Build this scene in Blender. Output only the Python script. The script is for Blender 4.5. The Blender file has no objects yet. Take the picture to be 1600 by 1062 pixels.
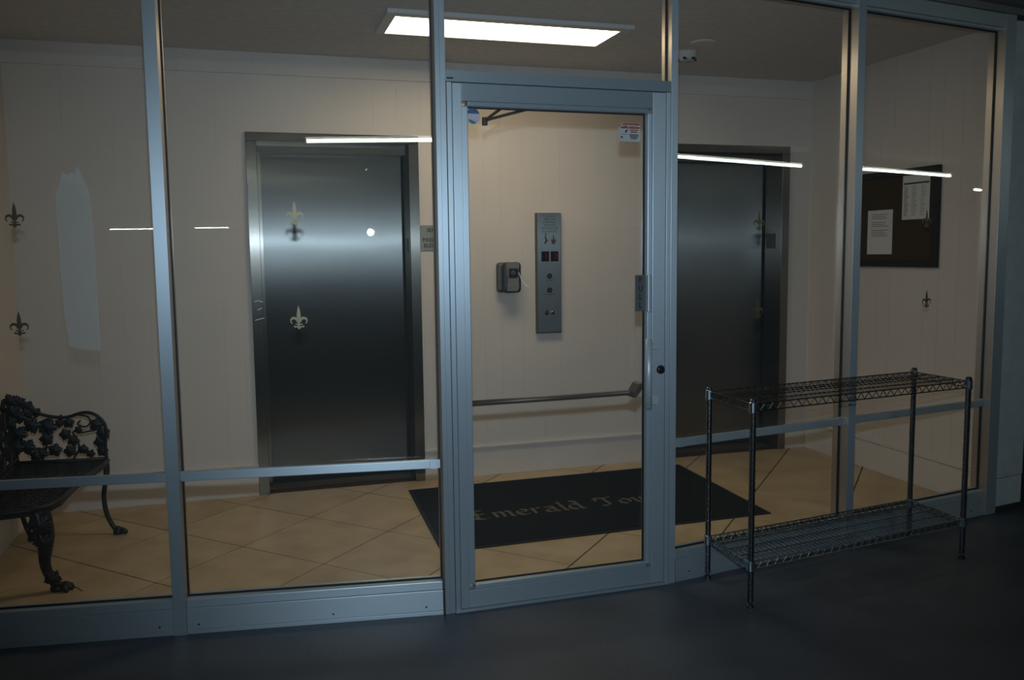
import bpy, bmesh, math, random
from mathutils import Vector, Matrix
random.seed(7)
sc = bpy.context.scene
COL = sc.collection

# ---------------------------------------------------------------- camera
CAM = Vector((-0.2725, -3.4, 1.4636))
R_ = Vector((0.95578023, -0.29384366, -0.01183485))
U_ = Vector((0.04061519, 0.09203664, 0.99492696))
F_ = Vector((0.29126374, 0.95141219, -0.09990131))
cam_data = bpy.data.cameras.new('camera')
cam = bpy.data.objects.new('camera', cam_data)
COL.objects.link(cam)
cam_data.sensor_width = 36.0
cam_data.lens = 30.629
cam_data.clip_start = 0.02
cam_data.clip_end = 200
M3 = Matrix((R_, U_, -F_)).transposed()
cam.matrix_world = Matrix.Translation(CAM) @ M3.to_4x4()
sc.camera = cam

# ---------------------------------------------------------------- world, exposure
world = bpy.data.worlds.new('world')
sc.world = world
world.use_nodes = True
world.node_tree.nodes['Background'].inputs[0].default_value = (0.10, 0.14, 0.19, 1)
world.node_tree.nodes['Background'].inputs[1].default_value = 0.02
sc.view_settings.view_transform = 'Standard'
sc.view_settings.look = 'None'
sc.view_settings.exposure = 0.0
sc.view_settings.gamma = 1.0
sc.view_settings.use_curve_mapping = False

# ---------------------------------------------------------------- lights
# the camera's own flash, a hand's width above the lens
fl = bpy.data.lights.new('camera_flash', 'SPOT')
fl.energy = 220
fl.color = (0.67, 0.84, 1.0)
fl.shadow_soft_size = 0.022
fl.spot_size = math.radians(84)
fl.spot_blend = 1.0
flo = bpy.data.objects.new('camera_flash', fl)
COL.objects.link(flo)
flo.location = CAM + U_ * 0.17
aim = (F_ + R_ * 0.02 + U_ * 0.06).normalized()
flo.rotation_euler = aim.to_track_quat('-Z', 'Y').to_euler()
LAMP_STRENGTH = 10.8      # lobby ceiling fixture
TUBE_STRENGTH = 26.0     # garage tubes

# ---------------------------------------------------------------- materials
def new_mat(name, color, rough=0.5, metal=0.0, spec=0.5):
    m = bpy.data.materials.new(name)
    m.use_nodes = True
    b = m.node_tree.nodes['Principled BSDF']
    b.inputs['Base Color'].default_value = (*color, 1)
    b.inputs['Roughness'].default_value = rough
    b.inputs['Metallic'].default_value = metal
    b.inputs['Specular IOR Level'].default_value = spec
    return m

def N(m, t, **kw):
    n = m.node_tree.nodes.new(t)
    for k, v in kw.items():
        setattr(n, k, v)
    return n

def L(m, a, b):
    m.node_tree.links.new(a, b)

def mottled(name, c1, c2, scale=8, rough=0.5, metal=0.0, bump=0.0, bscale=60, spec=0.5, detail=6, rvar=0.0, per_object=0.0):
    m = new_mat(name, c1, rough, metal, spec)
    b = m.node_tree.nodes['Principled BSDF']
    tc = N(m, 'ShaderNodeTexCoord')
    vec = tc.outputs['Object']
    n = N(m, 'ShaderNodeTexNoise')
    n.inputs['Scale'].default_value = scale
    n.inputs['Detail'].default_value = detail
    L(m, vec, n.inputs['Vector'])
    r = N(m, 'ShaderNodeValToRGB')
    r.color_ramp.elements[0].position = 0.35
    r.color_ramp.elements[0].color = (*c1, 1)
    r.color_ramp.elements[1].position = 0.68
    r.color_ramp.elements[1].color = (*c2, 1)
    L(m, n.outputs['Fac'], r.inputs['Fac'])
    out = r.outputs['Color']
    if per_object:
        oi = N(m, 'ShaderNodeObjectInfo')
        mr = N(m, 'ShaderNodeMapRange')
        mr.inputs['To Min'].default_value = 1 - per_object
        mr.inputs['To Max'].default_value = 1 + per_object
        L(m, oi.outputs['Random'], mr.inputs['Value'])
        mx = N(m, 'ShaderNodeVectorMath', operation='SCALE')
        L(m, out, mx.inputs[0])
        L(m, mr.outputs['Result'], mx.inputs['Scale'])
        out = mx.outputs[0]
    L(m, out, b.inputs['Base Color'])
    if rvar:
        mr = N(m, 'ShaderNodeMapRange')
        mr.inputs['To Min'].default_value = max(rough - rvar, .02)
        mr.inputs['To Max'].default_value = rough + rvar
        L(m, n.outputs['Fac'], mr.inputs['Value'])
        L(m, mr.outputs['Result'], b.inputs['Roughness'])
    if bump:
        n2 = N(m, 'ShaderNodeTexNoise')
        n2.inputs['Scale'].default_value = bscale
        n2.inputs['Detail'].default_value = 4
        L(m, vec, n2.inputs['Vector'])
        bp = N(m, 'ShaderNodeBump')
        bp.inputs['Strength'].default_value = bump
        bp.inputs['Distance'].default_value = 0.004
        L(m, n2.outputs['Fac'], bp.inputs['Height'])
        L(m, bp.outputs['Normal'], b.inputs['Normal'])
    return m

def wall_material(name, axis):
    """cream painted plank panelling: fine vertical grooves at irregular spacing"""
    m = mottled(name, (0.63, 0.575, 0.53), (0.68, 0.62, 0.575), scale=1.5, rough=0.55)
    b = m.node_tree.nodes['Principled BSDF']
    tc = N(m, 'ShaderNodeTexCoord')
    sep = N(m, 'ShaderNodeSeparateXYZ')
    L(m, tc.outputs['Object'], sep.inputs[0])
    total = None
    for per, off, w in ((0.405, 0.07, 0.012), (0.405, 0.185, 0.012), (0.81, 0.33, 0.006)):
        a = N(m, 'ShaderNodeMath', operation='ADD'); a.inputs[1].default_value = off + 40 * per
        L(m, sep.outputs[axis], a.inputs[0])
        d = N(m, 'ShaderNodeMath', operation='DIVIDE'); d.inputs[1].default_value = per
        L(m, a.outputs[0], d.inputs[0])
        f = N(m, 'ShaderNodeMath', operation='FRACT')
        L(m, d.outputs[0], f.inputs[0])
        c = N(m, 'ShaderNodeMath', operation='LESS_THAN'); c.inputs[1].default_value = w
        L(m, f.outputs[0], c.inputs[0])
        if total is None:
            total = c.outputs[0]
        else:
            s = N(m, 'ShaderNodeMath', operation='MAXIMUM')
            L(m, total, s.inputs[0]); L(m, c.outputs[0], s.inputs[1])
            total = s.outputs[0]
    inv = N(m, 'ShaderNodeMath', operation='SUBTRACT'); inv.inputs[0].default_value = 1.0
    L(m, total, inv.inputs[1])
    bp = N(m, 'ShaderNodeBump')
    bp.inputs['Strength'].default_value = 1.0
    bp.inputs['Distance'].default_value = 0.004
    L(m, inv.outputs[0], bp.inputs['Height'])
    L(m, bp.outputs['Normal'], b.inputs['Normal'])
    return m

def brushed(name, color, rough, aniso, wav=0.0, metal=1.0, rot=0.0):
    m = new_mat(name, color, rough, metal)
    b = m.node_tree.nodes['Principled BSDF']
    b.inputs['Anisotropic'].default_value = aniso
    b.inputs['Anisotropic Rotation'].default_value = rot
    t = N(m, 'ShaderNodeTangent', direction_type='UV_MAP', uv_map='UVMap')
    L(m, t.outputs[0], b.inputs['Tangent'])
    tc = N(m, 'ShaderNodeTexCoord')
    mp = N(m, 'ShaderNodeMapping')
    mp.inputs['Scale'].default_value = (400, 400, 2)
    L(m, tc.outputs['Object'], mp.inputs[0])
    n = N(m, 'ShaderNodeTexNoise'); n.inputs['Scale'].default_value = 1; n.inputs['Detail'].default_value = 2
    L(m, mp.outputs[0], n.inputs['Vector'])
    mr = N(m, 'ShaderNodeMapRange')
    mr.inputs['To Min'].default_value = rough * 0.97
    mr.inputs['To Max'].default_value = rough * 1.03
    L(m, n.outputs['Fac'], mr.inputs['Value'])
    L(m, mr.outputs['Result'], b.inputs['Roughness'])
    if wav:
        n2 = N(m, 'ShaderNodeTexNoise'); n2.inputs['Scale'].default_value = 2.2; n2.inputs['Detail'].default_value = 0
        L(m, tc.outputs['Object'], n2.inputs['Vector'])
        bp = N(m, 'ShaderNodeBump'); bp.inputs['Strength'].default_value = 1; bp.inputs['Distance'].default_value = wav
        L(m, n2.outputs['Fac'], bp.inputs['Height'])
        L(m, bp.outputs['Normal'], b.inputs['Normal'])
    return m

def steel_two_lobe(name, color, ax, ay1, ay2, fac, wav=0.0):
    """vertical-grain steel: reflections smear sideways; a crisp and a hazy lobe"""
    m = bpy.data.materials.new(name); m.use_nodes = True
    nt = m.node_tree; nt.nodes.clear()
    o = nt.nodes.new('ShaderNodeOutputMaterial'); mx = nt.nodes.new('ShaderNodeMixShader')
    mx.inputs[0].default_value = fac
    t = N(m, 'ShaderNodeTangent', direction_type='UV_MAP', uv_map='UVMap')
    tc = N(m, 'ShaderNodeTexCoord')
    bp = None
    if wav:
        n2 = N(m, 'ShaderNodeTexNoise'); n2.inputs['Scale'].default_value = 2.6; n2.inputs['Detail'].default_value = 1
        L(m, tc.outputs['Object'], n2.inputs['Vector'])
        bp = N(m, 'ShaderNodeBump'); bp.inputs['Strength'].default_value = 1; bp.inputs['Distance'].default_value = wav
        L(m, n2.outputs['Fac'], bp.inputs['Height'])
    for k, ay in enumerate((ay1, ay2)):
        g = nt.nodes.new('ShaderNodeBsdfAnisotropic')
        g.inputs['Color'].default_value = (*color, 1)
        q = math.sqrt(ay / ax)
        g.inputs['Roughness'].default_value = math.sqrt(math.sqrt(ax * ay))
        g.inputs['Anisotropy'].default_value = -(1 - q)
        L(m, t.outputs[0], g.inputs['Tangent'])
        if bp: L(m, bp.outputs['Normal'], g.inputs['Normal'])
        L(m, g.outputs[0], mx.inputs[1 + k])
    L(m, mx.outputs[0], o.inputs[0])
    return m

def emitter(name, color, s):
    m = bpy.data.materials.new(name); m.use_nodes = True
    nt = m.node_tree; nt.nodes.clear()
    e = nt.nodes.new('ShaderNodeEmission'); o = nt.nodes.new('ShaderNodeOutputMaterial')
    e.inputs[0].default_value = (*color, 1); e.inputs[1].default_value = s
    nt.links.new(e.outputs[0], o.inputs[0])
    return m

def glass_material(name, dust=0.012):
    m = bpy.data.materials.new(name); m.use_nodes = True
    nt = m.node_tree; nt.nodes.clear()
    o = nt.nodes.new('ShaderNodeOutputMaterial')
    tr = nt.nodes.new('ShaderNodeBsdfTransparent'); tr.inputs[0].default_value = (0.965, 0.975, 0.97, 1)
    gl = nt.nodes.new('ShaderNodeBsdfGlossy'); gl.inputs['Roughness'].default_value = 0.006
    fr = nt.nodes.new('ShaderNodeFresnel')
    ge = nt.nodes.new('ShaderNodeNewGeometry')
    io = nt.nodes.new('ShaderNodeMapRange')      # same reflectance on both faces of the sheet
    io.inputs['To Min'].default_value = 1.5; io.inputs['To Max'].default_value = 1 / 1.5
    nt.links.new(ge.outputs['Backfacing'], io.inputs['Value']); nt.links.new(io.outputs['Result'], fr.inputs['IOR'])
    mx = nt.nodes.new('ShaderNodeMixShader')
    nt.links.new(fr.outputs[0], mx.inputs[0]); nt.links.new(tr.outputs[0], mx.inputs[1]); nt.links.new(gl.outputs[0], mx.inputs[2])
    df = nt.nodes.new('ShaderNodeBsdfDiffuse'); df.inputs[0].default_value = (0.6, 0.7, 0.72, 1)
    m2 = nt.nodes.new('ShaderNodeMixShader'); m2.inputs[0].default_value = dust
    nt.links.new(mx.outputs[0], m2.inputs[1]); nt.links.new(df.outputs[0], m2.inputs[2])
    nt.links.new(m2.outputs[0], o.inputs[0])
    return m

def film_material(name, color, fac):
    m = bpy.data.materials.new(name); m.use_nodes = True
    nt = m.node_tree; nt.nodes.clear()
    o = nt.nodes.new('ShaderNodeOutputMaterial')
    tr = nt.nodes.new('ShaderNodeBsdfTransparent')
    df = nt.nodes.new('ShaderNodeBsdfDiffuse'); df.inputs[0].default_value = (*color, 1)
    mx = nt.nodes.new('ShaderNodeMixShader'); mx.inputs[0].default_value = fac
    nt.links.new(tr.outputs[0], mx.inputs[1]); nt.links.new(df.outputs[0], mx.inputs[2])
    nt.links.new(mx.outputs[0], o.inputs[0])
    return m

MAT = dict(
    bare=steel_two_lobe('lamp_tinted_aluminium_side', (0.62, 0.56, 0.50), 0.30, 0.04, 0.16, 0.8),  # mullion sides: warm lamp light tinted into the aluminium colour
    satin=new_mat('satin_aluminium', (0.42, 0.49, 0.53), 0.42, 0.35),
    silver_plastic=new_mat('silver_plastic', (0.24, 0.245, 0.24), 0.35, 0.3),
    frame=brushed('drawn_aluminium_upright', (0.41, 0.49, 0.55), 0.44, 0.68, metal=0.62),
    frame_h=brushed('drawn_aluminium_rail', (0.40, 0.48, 0.535), 0.44, 0.68, metal=0.62, rot=0.25),
    gasket=new_mat('black_rubber_gasket', (0.006, 0.006, 0.006), 0.6),
    seam=new_mat('dark_seam', (0.01, 0.012, 0.014), 0.8),
    glass=glass_material('window_glass'),
    wall_x=wall_material('cream_panelled_wall', 'X'),
    wall_y=wall_material('cream_panelled_side_wall', 'Y'),
    trim=mottled('cream_painted_trim', (0.64, 0.59, 0.55), (0.70, 0.65, 0.605), scale=3, rough=0.42),
    ceiling=mottled('textured_ceiling_paint', (0.58, 0.56, 0.54), (0.66, 0.64, 0.62), scale=20, rough=0.9, bump=0.6, bscale=130),
    tile=mottled('tan_stone_tile', (0.46, 0.33, 0.18), (0.58, 0.44, 0.26), scale=5, rough=0.38, bump=0.05, bscale=40, per_object=0.05, detail=9, rvar=0.06),
    grout=new_mat('brown_grout', (0.05, 0.025, 0.013), 0.95),
    slab=mottled('blue_grey_painted_concrete', (0.040, 0.050, 0.064), (0.065, 0.078, 0.096), scale=3, rough=0.5, bump=0.25, bscale=90, detail=9, rvar=0.08),
    steel=steel_two_lobe('brushed_steel_door', (0.21, 0.215, 0.21), 0.36, 0.010, 0.040, 0.86, wav=0.0008),
    steel_frame=steel_two_lobe('brushed_steel_frame', (0.23, 0.215, 0.195), 0.20, 0.015, 0.05, 0.6),
    steel_panel=steel_two_lobe('brushed_steel_plate', (0.27, 0.285, 0.29), 0.30, 0.02, 0.12, 0.85, wav=0.0005),
    steel_edge=new_mat('dark_steel_edge', (0.13, 0.11, 0.09), 0.5, 0.6),
    mat_black=mottled('black_carpet_mat', (0.006, 0.006, 0.006), (0.012, 0.012, 0.011), scale=160, rough=0.95, bump=0.6, bscale=400, spec=0.1),
    mat_edge=new_mat('black_rubber_edge', (0.012, 0.012, 0.012), 0.7, spec=0.2),
    mat_text=mottled('faded_gold_carpet', (0.12, 0.10, 0.07), (0.17, 0.145, 0.105), scale=90, rough=0.95, spec=0.1),
    iron=mottled('black_cast_iron', (0.008, 0.008, 0.009), (0.018, 0.017, 0.017), scale=25, rough=0.42, bump=0.3, bscale=90, spec=0.4),
    chrome=mottled('dull_chrome', (0.15, 0.17, 0.18), (0.20, 0.22, 0.235), scale=60, rough=0.3, metal=1.0),
    chrome_bright=new_mat('bright_chrome', (0.42, 0.52, 0.58), 0.25, 1.0),
    pewter=new_mat('brown_pewter', (0.13, 0.105, 0.085), 0.45, 0.6),
    gold=new_mat('gold_foil', (0.15, 0.13, 0.075), 0.42, 0.5),
    black=new_mat('black_plastic', (0.012, 0.012, 0.013), 0.35),
    greyp=mottled('grey_metallic_plastic', (0.075, 0.072, 0.068), (0.095, 0.09, 0.085), scale=30, rough=0.4, metal=0.3),
    screen=new_mat('dark_display_glass', (0.01, 0.004, 0.004), 0.15),
    led=emitter('red_display_digit', (0.5, 0.02, 0.03), 0.16),
    ink=new_mat('black_ink', (0.02, 0.02, 0.022), 0.6),
    inkgrey=new_mat('grey_ink', (0.16, 0.16, 0.16), 0.7),
    red=new_mat('red_print', (0.26, 0.03, 0.02), 0.5),
    paper=new_mat('white_paper', (0.62, 0.62, 0.60), 0.7),
    sticker=new_mat('white_sticker', (0.40, 0.42, 0.41), 0.5),
    blue=new_mat('blue_print', (0.03, 0.09, 0.22), 0.5),
    teal=new_mat('teal_print', (0.02, 0.16, 0.22), 0.5),
    pink=new_mat('pale_pink_print', (0.50, 0.42, 0.50), 0.5),
    cork=mottled('dark_brown_cork', (0.045, 0.030, 0.016), (0.06, 0.042, 0.024), scale=90, rough=0.9, spec=0.1),
    signgrey=new_mat('grey_sign_plate', (0.30, 0.31, 0.30), 0.4, 0.3),
    signdark=new_mat('charcoal_sign_plate', (0.085, 0.095, 0.095), 0.5, 0.1),
    white_plastic=new_mat('white_plastic', (0.62, 0.62, 0.60), 0.5),
    lampframe=new_mat('white_enamel', (0.58, 0.58, 0.57), 0.4),
    lamp=emitter('warm_lamp_diffuser', (1.0, 0.82, 0.57), LAMP_STRENGTH),
    tube=emitter('cool_fluorescent_tube', (0.92, 1.0, 0.86), TUBE_STRENGTH),
    column=mottled('pale_blue_painted_column', (0.42, 0.50, 0.54), (0.48, 0.56, 0.60), scale=14, rough=0.55, bump=0.4, bscale=70),
    darkband=new_mat('dark_column_foot', (0.03, 0.025, 0.02), 0.9),
    garage=mottled('bare_garage_concrete', (0.16, 0.16, 0.155), (0.22, 0.22, 0.21), scale=2, rough=0.85, bump=0.3, bscale=30),
    stone=mottled('beige_block_wall', (0.30, 0.24, 0.17), (0.40, 0.32, 0.23), scale=9, rough=0.85, bump=0.3, bscale=50),
    scratch=film_material('white_scratch', (0.95, 0.95, 0.95), 0.55),
    reflection_film=film_material('painted_reflection_film', (0.62, 0.75, 0.80), 0.14),  # pale see-through colour for the painted reflection on the left pane
)

# ---------------------------------------------------------------- mesh helpers
class MB:
    def __init__(self, xf=None):
        self.bm = bmesh.new()
        self.uv = self.bm.loops.layers.uv.new('UVMap')
        self.xf = xf or (lambda x, y, z: Vector((x, y, z)))
    def v(self, p):
        return self.bm.verts.new(self.xf(*p))
    def face(self, pts, uvs=None):
        try:
            f = self.bm.faces.new([self.v(p) for p in pts])
        except ValueError:
            return
        for lp, p in zip(f.loops, pts):
            lp[self.uv].uv = (p[0] + p[1], p[2])
        return f
    def box(self, x0, x1, y0, y1, z0, z1, bev=0.0):
        if bev:
            b2 = bmesh.new()
            vs = [b2.verts.new((x, y, z)) for x in (x0, x1) for y in (y0, y1) for z in (z0, z1)]
            for q in ((0, 1, 3, 2), (4, 6, 7, 5), (0, 4, 5, 1), (2, 3, 7, 6), (0, 2, 6, 4), (1, 5, 7, 3)):
                b2.faces.new([vs[i] for i in q])
            bmesh.ops.bevel(b2, geom=b2.edges[:], offset=bev, segments=2, affect='EDGES', profile=0.5)
            self.merge(b2)
            return
        P = [(x, y, z) for x in (x0, x1) for y in (y0, y1) for z in (z0, z1)]
        vs = [self.v(p) for p in P]
        for q in ((0, 1, 3, 2), (4, 6, 7, 5), (0, 4, 5, 1), (2, 3, 7, 6), (0, 2, 6, 4), (1, 5, 7, 3)):
            f = self.bm.faces.new([vs[i] for i in q])
            for lp, i in zip(f.loops, q):
                lp[self.uv].uv = (P[i][0] + P[i][1], P[i][2])
    def merge(self, b2):
        mp = {}
        for vv in b2.verts:
            mp[vv.index if vv.index >= 0 else id(vv)] = None
        b2.verts.ensure_lookup_table(); b2.verts.index_update()
        nv = [self.v(tuple(vv.co)) for vv in b2.verts]
        for f in b2.faces:
            idx = [vv.index for vv in f.verts]
            try:
                nf = self.bm.faces.new([nv[i] for i in idx])
                for lp, i in zip(nf.loops, idx):
                    c = b2.verts[i].co
                    lp[self.uv].uv = (c.x + c.y, c.z)
            except ValueError:
                pass
        b2.free()
    def tube(self, pts, r, seg=8, closed=False):
        pts = [Vector(p) for p in pts]
        n = len(pts)
        rs = r if isinstance(r, (list, tuple)) else [r] * n
        rings = []
        up = Vector((0, 0, 1))
        prev = None
        for i, p in enumerate(pts):
            if closed:
                d = pts[(i + 1) % n] - pts[i - 1]
            else:
                d = pts[min(i + 1, n - 1)] - pts[max(i - 1, 0)]
            if d.length < 1e-9:
                d = Vector((0, 0, 1))
            d.normalize()
            if prev is None:
                a = up if abs(d.dot(up)) < 0.95 else Vector((1, 0, 0))
                s = d.cross(a).normalized()
            else:
                s = (prev - d * prev.dot(d))
                s = s.normalized() if s.length > 1e-6 else d.orthogonal().normalized()
            prev = s
            t = d.cross(s)
            rings.append([self.v(tuple(p + (s * math.cos(2 * math.pi * k / seg) + t * math.sin(2 * math.pi * k / seg)) * rs[i])) for k in range(seg)])
        m = n if closed else n - 1
        for i in range(m):
            a, b = rings[i], rings[(i + 1) % n]
            for k in range(seg):
                try:
                    self.bm.faces.new((a[k], a[(k + 1) % seg], b[(k + 1) % seg], b[k]))
                except ValueError:
                    pass
        if not closed:
            self.bm.faces.new(rings[0][::-1]); self.bm.faces.new(rings[-1])
    def lathe(self, prof, cx=0, cy=0, seg=16, axis='z', cz=0):
        """prof: list of (r, h). axis z: h along z from cz; axis y: h along y"""
        rings = []
        for r, h in prof:
            ring = []
            for k in range(seg):
                a = 2 * math.pi * k / seg
                if axis == 'z':
                    p = (cx + r * math.cos(a), cy + r * math.sin(a), cz + h)
                elif axis == 'y':
                    p = (cx + r * math.cos(a), cy + h, cz + r * math.sin(a))
                else:
                    p = (cx + h, cy + r * math.cos(a), cz + r * math.sin(a))
                ring.append(self.v(p))
            rings.append(ring)
        for a, b in zip(rings, rings[1:]):
            for k in range(seg):
                self.bm.faces.new((a[k], a[(k + 1) % seg], b[(k + 1) % seg], b[k]))
        self.bm.faces.new(rings[0][::-1]); self.bm.faces.new(rings[-1])
    def slab(self, poly, t0, t1, plane='xz'):
        """extruded polygon. plane 'xz': poly in (x, z), thickness along y from t0 to t1; 'xy': thickness along z; 'yz': thickness along x"""
        def P(a, b, t):
            return {'xz': (a, t, b), 'xy': (a, b, t), 'yz': (t, a, b)}[plane]
        A = [self.v(P(a, b, t0)) for a, b in poly]
        B = [self.v(P(a, b, t1)) for a, b in poly]
        fa = self.bm.faces.new(A); fb = self.bm.faces.new(B[::-1])
        n = len(poly)
        for i in range(n):
            self.bm.faces.new((A[i], B[i], B[(i + 1) % n], A[(i + 1) % n]))
        for f in (fa, fb):
            for lp in f.loops:
                c = lp.vert.co
                lp[self.uv].uv = (c.x + c.y, c.z)
    def build(self, name, mat, parent=None, smooth=False, stuff=False, origin=None):
        bmesh.ops.recalc_face_normals(self.bm, faces=self.bm.faces[:])
        big = [f for f in self.bm.faces if len(f.verts) > 6]
        if big:
            bmesh.ops.triangulate(self.bm, faces=big)
        me = bpy.data.meshes.new(name)
        org = origin
        if org is None and parent is None and len(self.bm.verts):
            xs = [v.co for v in self.bm.verts]
            org = Vector(((min(v.x for v in xs) + max(v.x for v in xs)) / 2, (min(v.y for v in xs) + max(v.y for v in xs)) / 2, min(v.z for v in xs)))
        if parent is not None:
            org = Vector(parent_world(parent))
        if org is not None:
            bmesh.ops.translate(self.bm, verts=self.bm.verts[:], vec=-Vector(org))
        self.bm.to_mesh(me); self.bm.free()
        me.materials.append(MAT[mat] if isinstance(mat, str) else mat)
        if smooth:
            for p in me.polygons:
                p.use_smooth = True
        o = bpy.data.objects.new(name, me)
        COL.objects.link(o)
        if parent is not None:
            o.parent = parent
        elif org is not None:
            o.location = org
        if stuff:
            o['kind'] = 'stuff'
        return o

def parent_world(o):
    p = Vector(o.location)
    while o.parent is not None:
        o = o.parent
        p = p + Vector(o.location)
    return p

def tag(o, label=None, cat=None, group=None, kind=None):
    if label: o['label'] = label
    if cat: o['category'] = cat
    if group: o['group'] = group
    if kind: o['kind'] = kind
    return o

def empty(name, loc, label=None, cat=None, group=None, kind=None):
    o = bpy.data.objects.new(name, None)
    o.empty_display_size = 0.1
    COL.objects.link(o)
    o.location = loc
    return tag(o, label, cat, group, kind)

def text_mesh(body, size, xf, name, mat, parent, align='CENTER', depth=0.0006, bold=0.0, spacing=1.0, line=1.0):
    """flat lettering: xf maps (u, v, w) to the world; u along the line, v up, w out of the surface"""
    cu = bpy.data.curves.new(name + '_text', 'FONT')
    cu.body = body; cu.size = size; cu.align_x = align; cu.align_y = 'CENTER'
    cu.offset = bold; cu.space_character = spacing; cu.space_line = line
    cu.resolution_u = 3
    tmp = bpy.data.objects.new(name + '_tmp', cu)
    COL.objects.link(tmp)
    dg = bpy.context.evaluated_depsgraph_get()
    me = bpy.data.meshes.new_from_object(tmp.evaluated_get(dg))
    COL.objects.unlink(tmp); bpy.data.objects.remove(tmp)
    org = parent_world(parent) if parent is not None else Vector((0, 0, 0))
    for v in me.vertices:
        v.co = xf(v.co.x, v.co.y, depth) - org
    me.name = name
    me.materials.clear(); me.materials.append(MAT[mat])
    o = bpy.data.objects.new(name, me)
    COL.objects.link(o)
    if parent is not None:
        o.parent = parent
    return o

# ---------------------------------------------------------------- plan of the storefront
PB = Vector((0.4565, 0.0)); PC = Vector((1.4728, 0.0065))
AL, AM, AR = -0.1382, 0.0064, 0.1625
def facet(Q, a):
    c, s = math.cos(a), math.sin(a)
    return lambda x, y, z: Vector((Q.x + x * c - y * s, Q.y + x * s + y * c, z))
FL, FM, FR = facet(PB, AL), facet(PB, AM), facet(PC, AR)
YB = 2.068          # back wall
XR = 3.673          # right wall
XL = -1.49          # left wall
ZC = 2.65           # lobby ceiling
S_END = -1.965
pA = FL(S_END, 0, 0); pR = FR(2.20, 0, 0)

# ================================================================= SETTING
# ---- lobby floor: grout bed and diagonal tiles
room = [(XL, pA.y), (PB.x, 0.0), (PC.x, 0.0065), (XR, PC.y + (XR - PC.x) * math.tan(AR)), (XR, YB), (XL, YB)]
m = MB(); m.slab(room, -0.06, -0.004, 'xy')
m.box(-0.17, 0.735, YB, YB + 0.30, -0.06, -0.004); m.box(2.52, 3.43, YB, YB + 0.30, -0.06, -0.004)
floor = m.build('floor', 'grout', origin=Vector((1, 1, 0)))
tag(floor, 'lobby floor of large tan stone tiles laid diagonally', 'floor', kind='structure')

def clip(poly, a, b):
    """keep the part of poly on the left of the directed line a-b"""
    out = []
    def side(p):
        return (b[0] - a[0]) * (p[1] - a[1]) - (b[1] - a[1]) * (p[0] - a[0])
    for i in range(len(poly)):
        p, q = poly[i], poly[(i + 1) % len(poly)]
        sp, sq = side(p), side(q)
        if sp >= 0: out.append(p)
        if sp * sq < 0:
            t = sp / (sp - sq)
            out.append((p[0] + (q[0] - p[0]) * t, p[1] + (q[1] - p[1]) * t))
    return out
HX, HY = 0.370, 0.390
G = 0.006
for i in range(-14, 24):
    for j in range(-6, 12):
        if (i + j) % 2: continue
        cx, cy = 0.035 + (i + 1) * HX, 1.49 + (j - 0) * HY
        d = [(cx - HX + G, cy), (cx, cy - HY + G), (cx + HX - G, cy), (cx, cy + HY - G)]
        for k in range(len(room)):
            d = clip(d, room[k], room[(k + 1) % len(room)])
            if len(d) < 3: break
        if len(d) < 3: continue
        area = abs(sum(d[k][0] * d[(k + 1) % len(d)][1] - d[(k + 1) % len(d)][0] * d[k][1] for k in range(len(d)))) / 2
        if area < 0.0008: continue
        m = MB(); m.slab(d, -0.0045, 0.0, 'xy')
        m.build('tile', 'tile', floor)

# ---- walls
m = MB()
m.box(XL - 0.15, -0.233, YB, YB + 0.18, 0, ZC)
m.box(0.80, 2.457, YB, YB + 0.18, 0, ZC)
m.box(3.49, XR + 0.15, YB, YB + 0.18, 0, ZC)
m.box(-0.233, 0.80, YB, YB + 0.18, 2.19, ZC)
m.box(2.457, 3.49, YB, YB + 0.18, 2.19, ZC)
wb = m.build('wall_back', 'wall_x', origin=Vector((1, YB, 0)))
tag(wb, 'cream panelled back wall holding two elevator openings', 'wall', kind='structure')
m = MB(); m.box(XL - 0.15, XL, pA.y - 0.10, YB, 0, ZC)
wl = m.build('wall_left', 'wall_y', origin=Vector((XL, 1, 0)))
tag(wl, 'cream side wall behind the black iron bench', 'wall', kind='structure')
m = MB(); m.box(XR, XR + 0.15, pR.y + 0.04, YB, 0, ZC)
wr = m.build('wall_right', 'wall_y', origin=Vector((XR, 1, 0)))
tag(wr, 'cream side wall carrying the bulletin board', 'wall', kind='structure')
m = MB(); m.slab([(XL - 0.15, pA.y + .04), (PB.x, 0.04), (PC.x, 0.046), (pR.x, pR.y + .04), (XR + .15, pR.y + .04), (XR + .15, YB + .18), (XL - .15, YB + .18)], ZC, ZC + 0.1, 'xy')
ce = m.build('ceiling', 'ceiling', origin=Vector((1, 1, ZC)))
tag(ce, 'textured off-white lobby ceiling', 'ceiling', kind='structure')

# ---- baseboards and frieze
def board(name, segs, z0, z1, th, label, lip=True):
    e = empty(name, (0, 0, 0), label, 'trim', kind='structure')
    for (ax, a0, a1, face, sgn) in segs:
        for nm, zz0, zz1, tt in (('board', z0, z1 - 0.012, th), ('ledge', z1 - 0.012, z1, th + 0.012)):
            mm = MB()
            if ax == 'x': mm.box(a0, a1, min(face, face - sgn * tt), max(face, face - sgn * tt), zz0, zz1, 0.0015)
            else: mm.box(min(face, face + sgn * tt), max(face, face + sgn * tt), a0, a1, zz0, zz1, 0.0015)
            mm.build(nm, 'trim', e)
    return e
board('baseboard_back', [('x', XL, -0.233, YB, 1), ('x', 0.80, 2.457, YB, 1), ('x', 3.49, XR, YB, 1)], 0.0, 0.20, 0.014, 'tall cream baseboard along the elevator wall')
board('baseboard_left', [('y', pA.y + .06, YB - .02, XL, 1)], 0.0, 0.20, 0.014, 'tall cream baseboard behind the bench')
board('baseboard_right', [('y', pR.y + .06, YB - .02, XR, -1)], 0.0, 0.20, 0.014, 'tall cream baseboard under the bulletin board')
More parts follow.
